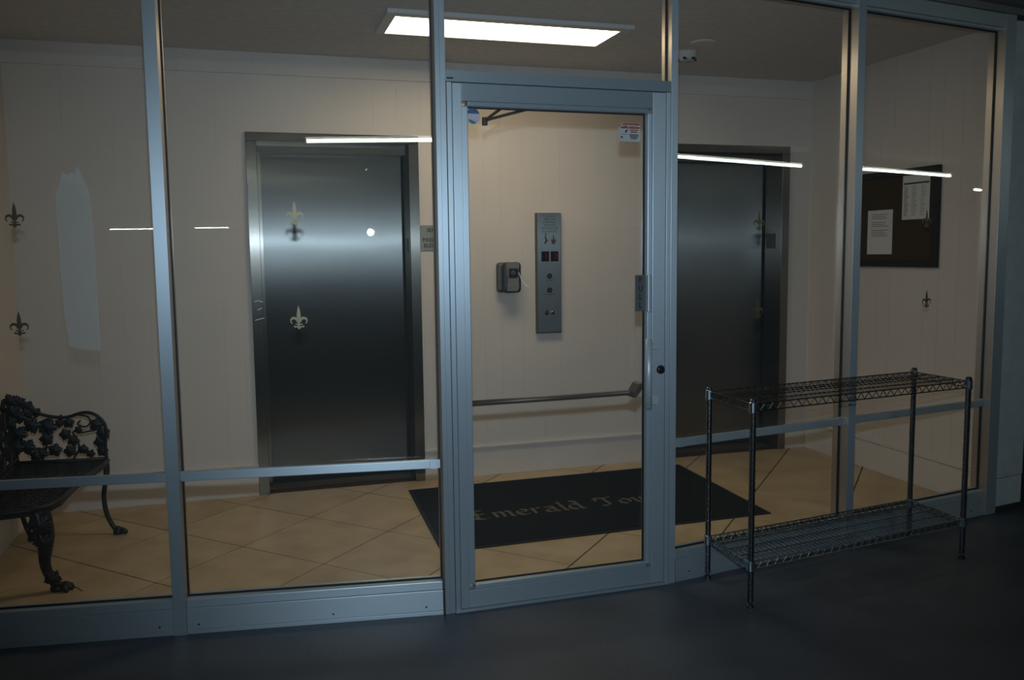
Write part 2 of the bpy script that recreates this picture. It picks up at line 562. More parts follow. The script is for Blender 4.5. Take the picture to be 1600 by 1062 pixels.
fr = empty('trim_1', (0, 0, 0), 'flat frieze board along the top of the elevator wall', 'trim', kind='structure')
m = MB(); m.box(XL, XR, YB - 0.012, YB, 2.525, ZC, 0.001); m.build('frieze_board', 'wall_x', fr)

# ---- elevators
def elevator(name, x0, x1, label, side_plate=False):
    """x0, x1: outer frame edges"""
    e = empty(name, ((x0 + x1) / 2, YB, 0), label, 'elevator', kind='structure')
    ji = 0.062
    o0, o1 = x0 + ji, x1 - ji
    y0 = YB - 0.018; y1 = YB + 0.21; zt = 2.19; zi = 2.138
    m = MB(); m.box(x0, o0, y0, YB + 0.19, 0, zi, 0.002); m.build('jamb', 'steel_frame', e)
    m = MB(); m.box(o1, x1, y0, YB + 0.19, 0, zi, 0.002); m.build('jamb', 'steel_frame', e)
    m = MB(); m.box(x0, x1, y0, YB + 0.19, zi, zt, 0.002); m.build('head', 'steel_frame', e)
    m = MB(); m.box(o0, o1, YB + 0.10, y1 - 0.004, 2.085, zi); m.build('door_header', 'steel_frame', e)
    # stepped return on the strike side
    m = MB(); m.box(o0, o0 + 0.022, YB + 0.15, y1, 0.01, 2.085); m.build('strike_strip', 'steel_frame', e)
    m = MB(); m.box(o0 + 0.022, o1 - 0.012, y1, y1 + 0.03, 0.028, 2.10, 0.002)
    d = m.build('door_panel', 'steel', e)
    m = MB(); m.box(o1 - 0.05, o1, y1 + 0.032, y1 + 0.06, 0.0, 2.138); m.build('door_shadow_gap', 'seam', e)
    m = MB(); m.box(x0, x1, y1 + 0.04, y1 + 0.06, 0.0, 2.15); m.build('shaft_back', 'seam', e)
    m = MB(); m.box(o0, o1, YB + 0.07, y1 + 0.04, -0.004, 0.008)
    for k in range(4):
        m.box(o0, o1, YB + 0.085 + k * .03, YB + 0.092 + k * .03, 0.008, 0.011)
    m.build('sill_plate', 'steel_edge', e)
    m = MB()
    m.lathe([(0.009, 0), (0.009, -0.003), (0.006, -0.004), (0.001, -0.004)], cx=o0 + 0.60 * (o1 - o0) + .13, cy=y1, cz=2.0, seg=14, axis='y')
    m.build('key_hole', 'chrome_bright', e, smooth=True)
    return e
ev1 = elevator('door_2', -0.233, 0.80, 'brushed steel elevator door on the left, between bench and entrance door')
ev2 = elevator('door_3', 2.457, 3.49, 'brushed steel elevator door on the right, behind the wire shelf')

# ---- storefront framing
wf = empty('wall_front', (PB.x, 0, 0), 'blue-grey aluminium and glass storefront standing between garage and lobby', 'storefront', kind='structure')
GT = 0.0  # glass plane at t = 0
def fbox(F, name, s0, s1, t0, t1, z0, z1, mat='frame', parent=wf, bev=0.0015):
    m = MB(F); m.box(s0, s1, t0, t1, z0, z1, bev)
    o = m.build(name, mat, parent)
    if name == 'mullion':      # aluminium on the narrow side faces, lobby lamp's warm light put into its colour
        o.data.materials.append(MAT['bare'])
        d = (F(1, 0, 0) - F(0, 0, 0)).normalized()
        for p in o.data.polygons:
            if abs(p.normal.dot(d)) > 0.9:
                p.material_index = 1
    return o
ZH = 2.584; ZT = 2.665; ZS = 0.137
def mullion(F, s0, s1, t0=-0.054, t1=0.045, z0=0.0, z1=ZT):
    fbox(F, 'mullion', s0, s1, t0, t1, z0, z1)
mullion(FL, -1.046, -0.998, z0=-0.0)
mullion(FL, -2.03, -1.965)
mullion(FR, 1.048, 1.098)
mullion(FR, 2.108, 2.19)
# door-left post in three narrow profiles, post right of the door
fbox(FM, 'mullion', 0.001, 0.020, -0.050, 0.045, 0.0, ZT)
fbox(FM, 'mullion', 0.0205, 0.043, -0.046, 0.045, 0.0, ZT)
fbox(FM, 'door_jamb', 0.0465, 0.0665, -0.044, 0.045, 0.0, 2.121)
fbox(FM, 'door_jamb', 0.989, 1.0085, -0.044, 0.045, 0.0, 2.121)
fbox(FM, 'mullion', 1.009, 1.040, -0.047, 0.045, 0.0, ZT)
m = MB(FM); m.box(0.040, 0.070, 0.0, 0.04, 0.0, 2.12); m.box(0.985, 1.0, 0.0, 0.04, 0.0, 2.12); m.build('seam_filler', 'seam', wf)
fbox(FM, 'door_header', 0.0435, 1.0085, -0.046, 0.045, 2.1225, 2.166, 'frame_h')
fbox(FM, 'threshold', 0.0435, 1.0085, -0.055, 0.055, 0.0, 0.010, 'frame_h')
# bottom sills (two-step profile) and head rails
def sill(F, s0, s1, holes):
    m = MB(F)
    m.box(s0, s1, -0.046, 0.045, 0.0, 0.016, 0.001)
    m.box(s0, s1, -0.043, 0.045, 0.016, 0.102, 0.002)
    m.box(s0, s1, -0.036, 0.040, 0.102, ZS, 0.003)
    m.build('sill', 'frame_h', wf)
    for h in holes:
        m = MB(F); m.lathe([(0.004, 0), (0.004, -0.0012), (0.001, -0.0014)], cx=h, cy=-0.043, cz=0.036, seg=8, axis='y')
        m.build('screw', 'seam', wf)
sill(FL, -1.965, -1.046, [-1.10, -1.8])
sill(FL, -0.998, 0.0, [-0.955, -0.44, -0.07])
sill(FR, 0.026, 1.048, [0.10, 0.9])
sill(FR, 1.098, 2.108, [1.2, 2.0])
for F, a, b in ((FL, -1.965, -1.046), (FL, -0.998, 0.0), (FM, 0.0435, 1.0085), (FR, 0.026, 1.048), (FR, 1.098, 2.108)):
    m = MB(F); m.box(a, b, -0.046, 0.045, ZH + 0.012, ZT, 0.002); m.box(a, b, -0.030, 0.030, ZH, ZH + 0.012)
    m.build('head_rail', 'frame_h', wf)

# ---- windows
def window(n, F, s0, s1, z0, z1, label, bars=True, bracket=None):
    c = F((s0 + s1) / 2, 0, z0)
    e = empty('window_%d' % n, c, label, 'window', kind='structure')
    m = MB(F); m.box(s0, s1, -0.003, 0.003, z0, z1); m.build('pane', 'glass', e)
    m = MB(F); g = 0.005
    for t0, t1 in ((-0.006, -0.003), (0.003, 0.006)):
        m.box(s0, s0 + g, t0, t1, z0, z1); m.box(s1 - g, s1, t0, t1, z0, z1)
        m.box(s0 + g, s1 - g, t0, t1, z0, z0 + g); m.box(s0 + g, s1 - g, t0, t1, z1 - g, z1)
    m.build('gasket', 'gasket', e)
    if bars:
        m = MB(F); m.box(s0, s1, -0.040, -0.018, 0.606, 0.642, 0.003); m.build('guard_bar', 'frame_h', e)
        for a in (s0 + 0.012, s1 - 0.044):
            m = MB(F); m.box(a, a + 0.032, -0.0412, -0.015, 0.6048, 0.6432, 0.001); m.build('bar_bracket', 'frame_h', e)
    return e
win1 = window(1, FL, -1.965, -1.046, ZS, ZH, 'tall glass pane at the far left in front of the bench')
win2 = window(2, FL, -0.998, 0.0, ZS, ZH, 'tall glass pane in front of the left elevator')
win3 = window(3, FM, 0.043, 1.009, 2.166, ZH, 'small transom pane above the entrance door', bars=False)
win4 = window(4, FR, 0.026, 1.048, ZS, ZH, 'tall glass pane just right of the entrance door')
win5 = window(5, FR, 1.098, 2.108, ZS, ZH, 'tall glass pane at the far right before the bulletin board')
# tower-shaped reflection painted as a pale sheet on the far left pane, with ragged top
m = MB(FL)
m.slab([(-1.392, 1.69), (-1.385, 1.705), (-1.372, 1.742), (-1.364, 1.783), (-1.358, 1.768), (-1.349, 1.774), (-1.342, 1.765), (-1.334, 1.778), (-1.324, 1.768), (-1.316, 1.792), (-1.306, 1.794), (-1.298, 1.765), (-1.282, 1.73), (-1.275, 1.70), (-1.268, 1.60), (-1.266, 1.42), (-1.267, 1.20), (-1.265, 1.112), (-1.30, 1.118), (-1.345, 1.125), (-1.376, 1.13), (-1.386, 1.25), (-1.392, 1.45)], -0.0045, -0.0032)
m.build('reflection_patch', 'reflection_film', win1)
def scratch(F, win, pts, w=0.0022):
    m = MB(F); m.tube([(s, -0.0055, z) for s, z in pts], w, seg=5); m.build('scratch', 'scratch', win)
scratch(FL, win2, [(-0.700, 1.287), (-0.685, 1.291), (-0.668, 1.285)], .0013)
scratch(FL, win2, [(-0.690, 1.255), (-0.672, 1.262)], .0012)
scratch(FL, win2, [(-0.700, 1.215), (-0.685, 1.219), (-0.665, 1.224)], .0013)
scratch(FR, win5, [(1.70, 1.20), (1.73, 1.20)], .0011)
scratch(FR, win5, [(1.74, 1.30), (1.758, 1.302)], .001)

# ---- entrance door
do = empty('door_1', FM(0.5, 0, 0), 'glazed aluminium entrance door with tall pull handle', 'door', kind='structure')
D0, D1 = 0.069, 0.9865
def dbox(name, s0, s1, t0, t1, z0, z1, mat='frame', bev=0.0015, parent=do):
    return fbox(FM, name, s0, s1, t0, t1, z0, z1, mat, parent, bev)
m = MB(FM); m.box(D0, 0.106, -0.042, 0.022, 0.012, 2.119, 0.002); m.box(0.106, 0.132, -0.034, 0.018, 0.105, 2.034, 0.003); m.build('left_stile', 'frame', do)
m = MB(FM); m.box(0.926, D1, -0.042, 0.022, 0.012, 2.119, 0.002); m.box(0.907, 0.926, -0.034, 0.018, 0.098, 2.034, 0.003); m.build('right_stile', 'frame', do)
m = MB(FM); m.box(0.106, 0.926, -0.042, 0.022, 2.052, 2.119, 0.002); m.box(0.132, 0.907, -0.034, 0.018, 2.034, 2.052, 0.003); m.build('top_rail', 'frame_h', do)
m = MB(FM); m.box(0.106, 0.926, -0.042, 0.022, 0.012, 0.086, 0.002); m.box(0.132, 0.907, -0.034, 0.018, 0.086, 0.104, 0.003); m.build('bottom_rail', 'frame_h', do)
m = MB(FM); m.box(0.132, 0.907, -0.003, 0.003, 0.104, 2.034); m.build('pane', 'glass', do)
m = MB(FM); g = .004
for t0, t1 in ((-0.006, -0.003), (0.003, 0.006)):
    m.box(.132, .132 + g, t0, t1, .104, 2.034); m.box(.907 - g, .907, t0, t1, .104, 2.034)
    m.box(.136, .903, t0, t1, .104, .104 + g); m.box(.136, .903, t0, t1, 2.034 - g, 2.034)
m.build('gasket', 'gasket', do)
# pull handle: round bar on two curled brackets
m = MB(FM); m.tube([(0.896, -0.072, 0.795), (0.896, -0.072, 1.093)], 0.0145, 16); ph = m.build('pull_handle', 'satin', do, smooth=True)
for z in (1.062, 0.825):
    m = MB(FM)
    m.box(0.892, 0.930, -0.070, -0.042, z - 0.014, z + 0.014, .001)
    m.box(0.930, 0.955, -0.049, -0.042, z - 0.020, z + 0.020, .0015)
    m.build('handle_bracket', 'satin', ph)
m = MB(FM); m.lathe([(0.019, 0), (0.019, -0.006), (0.015, -0.012), (0.011, -0.013), (0.001, -0.012)], cx=0.966, cy=-0.042, cz=0.956, seg=20, axis='y')
lk = m.build('lock_cylinder', 'black', do, smooth=True)
m = MB(FM); m.box(0.9645, 0.9675, -0.0555, -0.054, 0.950, 0.962); m.build('keyway', 'chrome_bright', lk)
# PULL plate
m = MB(FM); m.box(0.858, 0.907, -0.018, -0.014, 1.208, 1.362, .001); pl = m.build('pull_plate', 'signdark', do)
m = MB(FM); m.box(0.905, 0.921, -0.046, -0.018, 1.204, 1.364, .003); m.build('plate_edge', 'satin', pl)
for i, ch in enumerate('PULL'):
    z = 1.340 - i * 0.036
    text_mesh(ch, 0.034, (lambda zz: (lambda u, v, w: FM(0.883 + u, -0.018 - w, zz + v)))(z), 'letter', 'ink', pl, bold=0.0008)
# inside push bar and its bracket
m = MB(FM); m.tube([(0.11, 0.085, 0.838), (0.60, 0.085, 0.839), (0.878, 0.085, 0.842), (0.896, 0.075, 0.848)], 0.0125, 12); pb = m.build('push_bar', 'pewter', do, smooth=True)
m = MB(FM); m.slab([(0.872, .828), (0.884, .828), (0.900, .848), (0.912, .866), (0.912, .892), (0.900, .886), (0.888, .868), (0.876, .85)], 0.022, 0.095); m.build('push_bar_bracket', 'pewter', pb)
# closer arm inside the top of the door
m = MB(FM); m.box(0.24, 0.50, 0.024, 0.075, 2.052, 2.112, .004); cl = m.build('door_closer', 'pewter', do)
m = MB(FM)
m.tube([(0.300, 0.06, 2.048), (0.258, 0.17, 2.012)], 0.0065, 6); m.tube([(0.258, 0.17, 2.012), (0.42, 0.10, 2.052)], 0.0065, 6)
m.lathe([(0.012, -0.016), (0.012, 0.016)], cx=0.258, cy=0.17, cz=2.008, seg=10)
m.build('closer_arm', 'pewter', cl)
# hinge knuckle plate at the head
m = MB(FM); m.box(0.047, 0.072, -0.049, -0.044, 2.132, 2.137); m.build('pivot_slot', 'seam', do)

# ---- column right of the storefront, garage slab, soffit and far block wall
m = MB(FR)
for a, t0, t1 in ((2.196, -0.045, 0.012), (2.31, 0.012, 0.30)):
    m.box(a, 2.425, t0, t1, 0.19, 2.64, 0.003); m.box(a + .002, 2.423, t0 + .002, t1, 0.03, 0.186, 0.003)
cm = m.build('column', 'column')
tag(cm, 'pale blue painted column right of the storefront', 'column', kind='structure')
m = MB(FR); m.box(2.21, 2.41, -0.03, 0.01, 0.0, 0.03); m.box(2.32, 2.41, 0.01, 0.28, 0.0, 0.03); m.build('column_foot', 'darkband', cm)
gf = [(-14, -36), (20, -36), (20, 7), (3.95, 7), (3.95, 0.42), (pR.x, pR.y - .0), (PC.x, 0.0065), (PB.x, 0), (pA.x, pA.y), (-1.65, 0.3), (-14, 0.3)]
m = MB()
m.face([(-20, -36, 0), (20, -36, 0), (20, -0.001, 0), (PC.x, -0.001, 0), (PB.x, -0.001, 0), (-20, -0.001, 0)])
m.slab([(-14, -36), (20, -36), (20, -0.2), (-14, -0.2)], -0.15, -0.0005, 'xy')
m.bm.free()
m = MB(); m.slab([(-18, -36), (22, -36), (22, 7), (3.95, 7), (3.95, 0.40), (pR.x, pR.y), (PC.x, 0.0065), (PB.x, 0.0), (pA.x - .15, pA.y + .02), (-18, pA.y)], -0.15, 0.0, 'xy')
slab = m.build('floor', 'slab', origin=Vector((0, -2, 0)))
tag(slab, 'dark blue-grey painted concrete garage floor outside the glass', 'floor', kind='structure')
m = MB(); m.slab([(-18, -36), (22, -36), (22, 7), (3.95, 7), (3.95, 0.40), (pR.x, pR.y - .046), (PC.x, -0.04), (PB.x, -0.046), (pA.x - .15, pA.y), (-18, pA.y)], 2.70, 2.9, 'xy')
gc = m.build('ceiling', 'garage', origin=Vector((0, -2, 2.7)))
tag(gc, 'bare concrete garage ceiling outside the storefront', 'ceiling', kind='structure')
m = MB()
m.slab([(FR(2.5, -.06, 0).x, FR(2.5, -.06, 0).y), (FR(2.5, .04, 0).x, FR(2.5, .04, 0).y), (PC.x, .045), (PB.x, .045), (FL(-2.03, .04, 0).x, FL(-2.03, .04, 0).y), (FL(-2.03, -.06, 0).x, FL(-2.03, -.06, 0).y), (PB.x, -.06), (PC.x, -.054)], 2.666, 2.70, 'xy')
so = m.build('trim_2', 'garage'); tag(so, 'dark concrete strip above the storefront head rail', 'trim', kind='structure')
m = MB(FL); m.box(-6.0, -2.035, -0.04, 0.12, 0.0, 2.665)
tag(m.build('wall_garage', 'column'), 'plain painted garage wall left of the storefront, outside the picture', 'wall', kind='structure')
# beige block wall glimpsed beyond the column, blocks laid in courses
bw = empty('wall_garage', (5.4, 3.0, 0), 'beige block wall far beyond the column at the right edge', 'wall', kind='structure')
for r in range(8):
    for c in range(-3, 5):
        x0 = 5.0 + c * 0.42 + (r % 2) * 0.21
        m = MB(); m.box(x0, x0 + 0.41, 3.0 + random.uniform(0, .008), 3.18, r * 0.21, r * 0.21 + 0.2, .003)
        m.build('block', 'stone', bw)

# ================================================================= THINGS
# ---- lobby ceiling light
cl = empty('ceiling_light', (1.10, 1.17, ZC - .03), 'long rectangular lit ceiling light with white frame', 'light')
lx0, lx1, ly0, ly1 = 0.445, 1.755, 0.94, 1.37
ix0, ix1, iy0, iy1 = 0.495, 1.70, 1.005, 1.352
m = MB()
zf = ZC - 0.022
def pr(a0, a1, b0, b1, c0, c1):
    m.box(a0, a1, b0, b1, c0, c1, .002)
pr(lx0, ix0, ly0, ly1, zf, ZC); pr(ix1, lx1, ly0, ly1, zf, ZC); pr(ix0, ix1, ly0, iy0, zf, ZC); pr(ix0, ix1, iy1, ly1, zf, ZC)
m.build('light_frame', 'lampframe', cl)
m = MB(); m.box(ix0, ix1, iy0, iy1, ZC - 0.015, ZC - 0.010); m.build('diffuser', 'lamp', cl)

# ---- smoke detector and blank cover
sd = empty('smoke_detector', (2.33, 1.44, ZC - .05), 'round white smoke detector on the lobby ceiling', 'detector')
m = MB(); m.lathe([(0.064, ZC), (0.064, ZC - .012), (0.058, ZC - .03), (0.046, ZC - .048), (0.020, ZC - .052), (0.001, ZC - .052)], cx=2.33, cy=1.44, seg=28); m.build('housing', 'white_plastic', sd, smooth=False)
m = MB()
for k in range(6):
    a = k * math.pi / 3 - 1.2
    m = MB(); m.box(2.33 + .05 * math.cos(a) - .012, 2.33 + .05 * math.cos(a) + .012, 1.44 + .05 * math.sin(a) - .005, 1.44 + .05 * math.sin(a) + .005, ZC - .049, ZC - .037)
    m.build('vent_slot', 'black', sd)
m = MB(); m.lathe([(0.075, ZC), (0.075, ZC - .004), (0.068, ZC - .009), (0.001, ZC - .010)], cx=2.30, cy=1.19, seg=28)
tag(m.build('ceiling_cover', 'white_plastic'), 'flat round blank cover plate on the ceiling beside the smoke detector', 'cover')

# ---- fleur-de-lis decals on the panes
def fleur_polys():
    P = []
    P.append([(0, .058), (.0045, .042), (.0072, .026), (.0078, .012), (.0055, -.002), (.0032, -.016), (-.0032, -.016), (-.0055, -.002), (-.0078, .012), (-.0072, .026), (-.0045, .042)])
    for sg in (1, -1):
        out = []; inn = []
        for k in range(13):
            a = math.radians(205 - k * 22)
            w = .0030 + .0052 * math.sin(math.pi * min(k / 9.5, 1.0)) ** 1.0
            cx, cz, r = .0185, -.004, .0125
            out.append((sg * (cx + (r + w * .55) * math.cos(a)), cz + (r + w * .55) * math.sin(a)))
            inn.append((sg * (cx + (r - w * .75) * math.cos(a)), cz + (r - w * .75) * math.sin(a)))
        for k in range(12):
            P.append([out[k], out[k + 1], inn[k + 1], inn[k]])
        P.append([(sg * .002, -.021), (sg * .010, -.025), (sg * .017, -.022), (sg * .021, -.026), (sg * .015, -.031), (sg * .008, -.029), (sg * .002, -.026)])
    P.append([(-.014, -.015), (.014, -.015), (.014, -.0195), (-.014, -.0195)])
    P.append([(-.005, -.020), (.005, -.020), (.0085, -.030), (0, -.0385), (-.0085, -.030)])
    return P
FP = fleur_polys()
def decal(F, s, z, label):
    m = MB(F)
    for i, poly in enumerate(FP):
        t = -0.0036 - 0.00008 * (i % 5)
        m.slab([(s + a * 1.0, z + b * .98) for a, b in poly], t, t - 0.0006)
    tag(m.build('fleur_decal', 'gold'), label, 'decal', 'fleur-de-lis decals on the panes')
decal(FL, -1.536, 1.612, 'upper gold fleur-de-lis decal on the far left pane')
decal(FL, -1.545, 1.214, 'lower gold fleur-de-lis decal on the far left pane above the bench')
decal(FL, -0.538, 1.616, 'upper gold fleur-de-lis decal in front of the left elevator')
decal(FL, -0.536, 1.213, 'lower gold fleur-de-lis decal in front of the left elevator')
decal(FR, 0.508, 1.585, 'upper gold fleur-de-lis decal in front of the right elevator')
decal(FR, 0.508, 1.185, 'lower gold fleur-de-lis decal in front of the right elevator')
decal(FR, 1.618, 1.600, 'upper gold fleur-de-lis decal over the bulletin board papers')
decal(FR, 1.638, 1.190, 'lower gold fleur-de-lis decal below the bulletin board')

# ---- stickers on the door
st = empty('round_sticker', FM(0.157, -.005, 1.995), 'round blue and pink sticker at top left corner of the door glass', 'sticker')
cxs, czs, rs = 0.160, 2.000, 0.029
def cut_disc(zlo, zhi, mat, name, tilt=0.0):
    pts = []
    for k in range(40):
        a = 2 * math.pi * k / 40
        x, z = rs * math.cos(a), rs * 1.06 * math.sin(a)
        z = min(max(z, zlo + tilt * x), zhi + tilt * x) if True else z
        pts.append((cxs + x, czs + z))
    m = MB(FM); m.slab(pts, -0.0036, -0.0044); m.build(name, mat, st)
def band(zlo, zhi, tilt, mat, name, t):
    pts = []
    n = 14
    def xlim(z): return rs * math.sqrt(max(0, 1 - (z / (rs * 1.06)) ** 2))
    left = []; right = []
    for k in range(n + 1):
        z = zlo + (zhi - zlo) * k / n
        x = xlim(z)
        left.append((cxs - x, czs + z)); right.append((cxs + x, czs + z))
    m = MB(FM); m.slab(left + right[::-1], t, t - .0006); m.build(name, mat, st)
band(-.0305, .0305, 0, 'sticker', 'backing', -.0036)
band(.010, .0295, 0, 'blue', 'blue_band', -.0043)
band(-.014, .009, 0, 'pink', 'pink_band', -.0043)
m = MB(FM); m.slab([(cxs - .020, czs - .013), (cxs - .008, czs - .0135), (cxs + .016, czs - .026), (cxs + .006, czs - .029), (cxs - .008, czs - .0275)], -.0050, -.0055); m.build('teal_stripe', 'teal', st)

ws = empty('warning_sticker', FM(0.835, -.005, 1.93), 'white notice sticker with red header at top right of the door glass', 'sticker')
m = MB(FM)
x0, x1, z0, z1 = 0.788, 0.886, 1.919, 1.996
m.slab([(x0, z0 + .004), (x0 + .004, z0), (x1 - .004, z0), (x1, z0 + .004), (x1, z1 - .004), (x1 - .004, z1), (x0 + .02, z1), (x0, z1 - .02)], -0.0036, -0.0042); m.build('backing', 'sticker', ws)
m = MB(FM); m.slab([(x0 + .008, z1 - .023), (x1 - .003, z1 - .023), (x1 - .003, z1 - .005), (x1 - .007, z1 - .002), (x0 + .021, z1 - .002), (x0 + .008, z1 - .015)], -.0045, -.0050); m.build('red_header', 'red', ws)
text_mesh('ATTENTION', 0.0145, lambda u, v, w: FM(x0 + .052 + u, -.0052 - w, z1 - .0135 + v), 'header_lettering', 'paper', ws, bold=.0002)
for k, (a, b, zz, mt_) in enumerate(((.050, .088, .029, 'red'), (.054, .084, .037, 'red'), (.048, .090, .049, 'ink'), (.050, .088, .056, 'ink'), (.054, .084, .063, 'ink'))):
    m = MB(FM); m.box(x0 + a, x0 + b, -.0048, -.0043, z1 - zz - .0022, z1 - zz + .0018); m.build('printed_line', mt_, ws)
m = MB(FM); m.slab([(x0 + .027, z1 - .036), (x0 + .034, z1 - .028), (x0 + .042, z1 - .029), (x0 + .036, z1 - .037), (x0 + .031, z1 - .041)], -.0045, -.0050)
m.box(x0 + .008, x0 + .040, -.0048, -.0043, z1 - .047, z1 - .0455); m.box(x0 + .008, x0 + .018, -.0048, -.0043, z1 - .062, z1 - .056); m.build('printed_mark', 'ink', ws)

# ---- call panel between the elevators
cp = empty('call_panel', (1.65, YB, 0.93), 'tall steel elevator call panel with two red floor displays', 'panel')
px0, px1, pz0, pz1 = 1.578, 1.736, 0.935, 1.715
m = MB(); m.box(1.566, 1.74, YB - 0.030, YB - 0.0005, 0.928, 1.719, .002); m.build('back_box', 'steel_edge', cp)
m = MB(); m.box(px0 - .004, px1, YB - 0.034, YB - 0.030, pz0, pz1 - .002, .001); m.build('face_plate', 'steel_panel', cp)
yf = YB - 0.034
def ptext(body, size, x, z, name='lettering', mat='ink', bold=0.0, parent=cp):
    return text_mesh(body, size, lambda u, v, w: Vector((x + u, yf - 0.0004 - w, z + v)), name, mat, parent, bold=bold)
for i, ln in enumerate(('IN CASE OF', 'FIRE, USE', 'STAIRWAY', 'FOR EXIT', 'DO NOT USE', 'ELEVATORS')):
    ptext(ln, 0.0190, 1.657, 1.698 - i * 0.0203)
m = MB(lambda x, y, z: Vector((x, y, z - 0.036)))
m.slab([(1.622, 1.553), (1.631, 1.553), (1.631, 1.562), (1.638, 1.562), (1.638, 1.571), (1.645, 1.571), (1.645, 1.580), (1.640, 1.580), (1.630, 1.600), (1.637, 1.604), (1.634, 1.610), (1.626, 1.605), (1.622, 1.592), (1.631, 1.578), (1.622, 1.566)], yf - .0008, yf - .0002)
m.lathe([(0.0055, -.0008), (0.0055, -.0002)], cx=1.631, cz=1.617, cy=yf, seg=12, axis='y')
m.build('stair_pictogram', 'ink', cp)
m = MB(lambda x, y, z: Vector((x, y, z - 0.036)))
m.slab([(1.690, 1.552), (1.698, 1.560), (1.701, 1.575), (1.697, 1.588), (1.692, 1.578), (1.690, 1.572), (1.689, 1.595), (1.685, 1.618), (1.681, 1.600), (1.681, 1.574), (1.677, 1.580), (1.672, 1.590), (1.669, 1.574), (1.673, 1.558), (1.680, 1.551)], yf - .0008, yf - .0002); m.build('flame_pictogram', 'ink', cp)
m = MB(lambda x, y, z: Vector((x, y, z - 0.036))); m.slab([(1.686, 1.555), (1.692, 1.562), (1.688, 1.578), (1.683, 1.570), (1.679, 1.562)], yf - .0013, yf - .0009); m.build('flame_core', 'red', cp)
for x, dg in ((1.626, '1'), (1.690, '3')):
    m = MB(); m.box(x - .027, x + .027, yf - .0025, yf, 1.402, 1.468, .001); dsp = m.build('display', 'screen', cp)
    o = text_mesh(dg, 0.056, (lambda xx: (lambda u, v, w: Vector((xx + .006 + u, yf - .0030 - w, 1.435 + v))))(x), 'digit', 'led', dsp)
for z, lab, k in ((1.306, 'UP', 1), (1.213, 'DOWN', 2)):
    m = MB(); m.lathe([(0.0185, 0), (0.0185, -.004), (0.015, -.006), (0.013, -.0045), (0.001, -.0045)], cx=1.655, cy=yf, cz=z, seg=20, axis='y'); bt = m.build('call_button', 'black', cp, smooth=False)
    m = MB(); m.lathe([(0.006, -.0046), (0.005, -.0056), (0.001, -.0057)], cx=1.655, cy=yf, cz=z, seg=10, axis='y'); m.build('button_light', 'greyp', bt)
    m = MB(); m.box(1.634 - .008 * k, 1.680 + .008 * k, yf - .0008, yf - .0002, z - .0295, z - .0265); m.build('engraved_line', 'ink', cp)
for x in (1.633, 1.675):
    m = MB(); m.lathe([(0.013, 0), (0.013, -.005), (0.009, -.008), (0.001, -.008)], cx=x, cy=yf, cz=1.062, seg=16, axis='y'); ks = m.build('key_switch', 'black' if x < 1.65 else 'chrome', cp)
    m = MB(); m.box(x - .0015, x + .0015, yf - .0095, yf - .008, 1.056, 1.068); m.build('key_slot', 'chrome_bright' if x < 1.65 else 'ink', ks)
m = MB(); m.box(1.626, 1.640, yf - .012, yf - .004, 1.075, 1.080); m.build('key_tab', 'ink', cp)

# ---- dispenser
DX = -0.032
dp = empty('soap_dispenser', (1.39, YB, 1.20), 'grey and black wall dispenser left of the call panel', 'dispenser')
m = MB(lambda x, y, z: Vector((x + DX, y, z))); m.box(1.325, 1.464, YB - 0.058, YB - 0.0005, 1.206, 1.400, 0.02); m.build('back_shell', 'greyp', dp, smooth=False)
m = MB(lambda x, y, z: Vector((x + DX, y, z))); m.box(1.352, 1.474, YB - 0.105, YB - 0.045, 1.205, 1.402, 0.022); m.build('body', 'black', dp, smooth=False)
m = MB(lambda x, y, z: Vector((x + DX, y, z)))
prof = [(1.372, 1.217), (1.440, 1.217), (1.452, 1.232), (1.450, 1.29), (1.448, 1.35), (1.456, 1.388), (1.448, 1.397), (1.40, 1.401), (1.368, 1.393), (1.371, 1.35), (1.378, 1.29), (1.374, 1.245)]
m.slab(prof, YB - 0.113, YB - 0.100); fc = m.build('front_cover', 'silver_plastic', dp)
m = MB(lambda x, y, z: Vector((x + DX, y, z))); m.box(1.380, 1.444, YB - 0.1165, YB - 0.110, 1.302, 1.362, 0.006); vw = m.build('window', 'black', dp)
m = MB(lambda x, y, z: Vector((x + DX, y, z))); m.lathe([(0.016, 0), (0.016, -.004), (0.012, -.006), (0.001, -.006)], cx=1.413, cy=YB - .116, cz=1.333, seg=16, axis='y'); m.build('nozzle', 'greyp', vw)
m = MB(lambda x, y, z: Vector((x + DX, y, z))); m.lathe([(0.004, 0), (0.004, -.002)], cx=1.392, cy=YB - .113, cz=1.236, seg=10, axis='y'); m.build('lock_dot', 'black', dp)
scratch(FM, do, [(0.343, 1.383), (0.347, 1.373), (0.352, 1.360), (0.354, 1.353)], .0016)
scratch(FM, do, [(0.358, 1.352), (0.364, 1.340), (0.374, 1.329), (0.386, 1.321)], .0016)

# ---- signs
sg = empty('elevator_sign', (0.905, YB, 1.48), 'grey engraved sign on the wall right of the left elevator', 'sign')
m = MB(); m.box(0.806, 1.005, YB - 0.006, YB - 0.0005, 1.481, 1.642, .001); m.build('plate', 'signgrey', sg)
for ln, z in (('SERVICE', 1.610), ('PASSENGER', 1.548), ('ELEVATOR', 1.512)):
    text_mesh(ln, 0.034, (lambda zz: (lambda u, v, w: Vector((0.905 + u, YB - .0065 - w, zz + v))))(z), 'lettering', 'ink', sg, bold=.0006)
m = MB(); m.box(3.4265 - .0045, 3.4275, 2.128, 2.232, 1.470, 1.580, .001)
tag(m.build('jamb_plate', 'signdark'), 'small charcoal plate on the right elevator side jamb', 'sign')
m = MB(); m.box(0.7325, 0.7375, 2.13, 2.19, 1.47, 1.56, .001)
tag(m.build('jamb_plate', 'signdark'), 'small charcoal plate on the left elevator side jamb', 'sign')

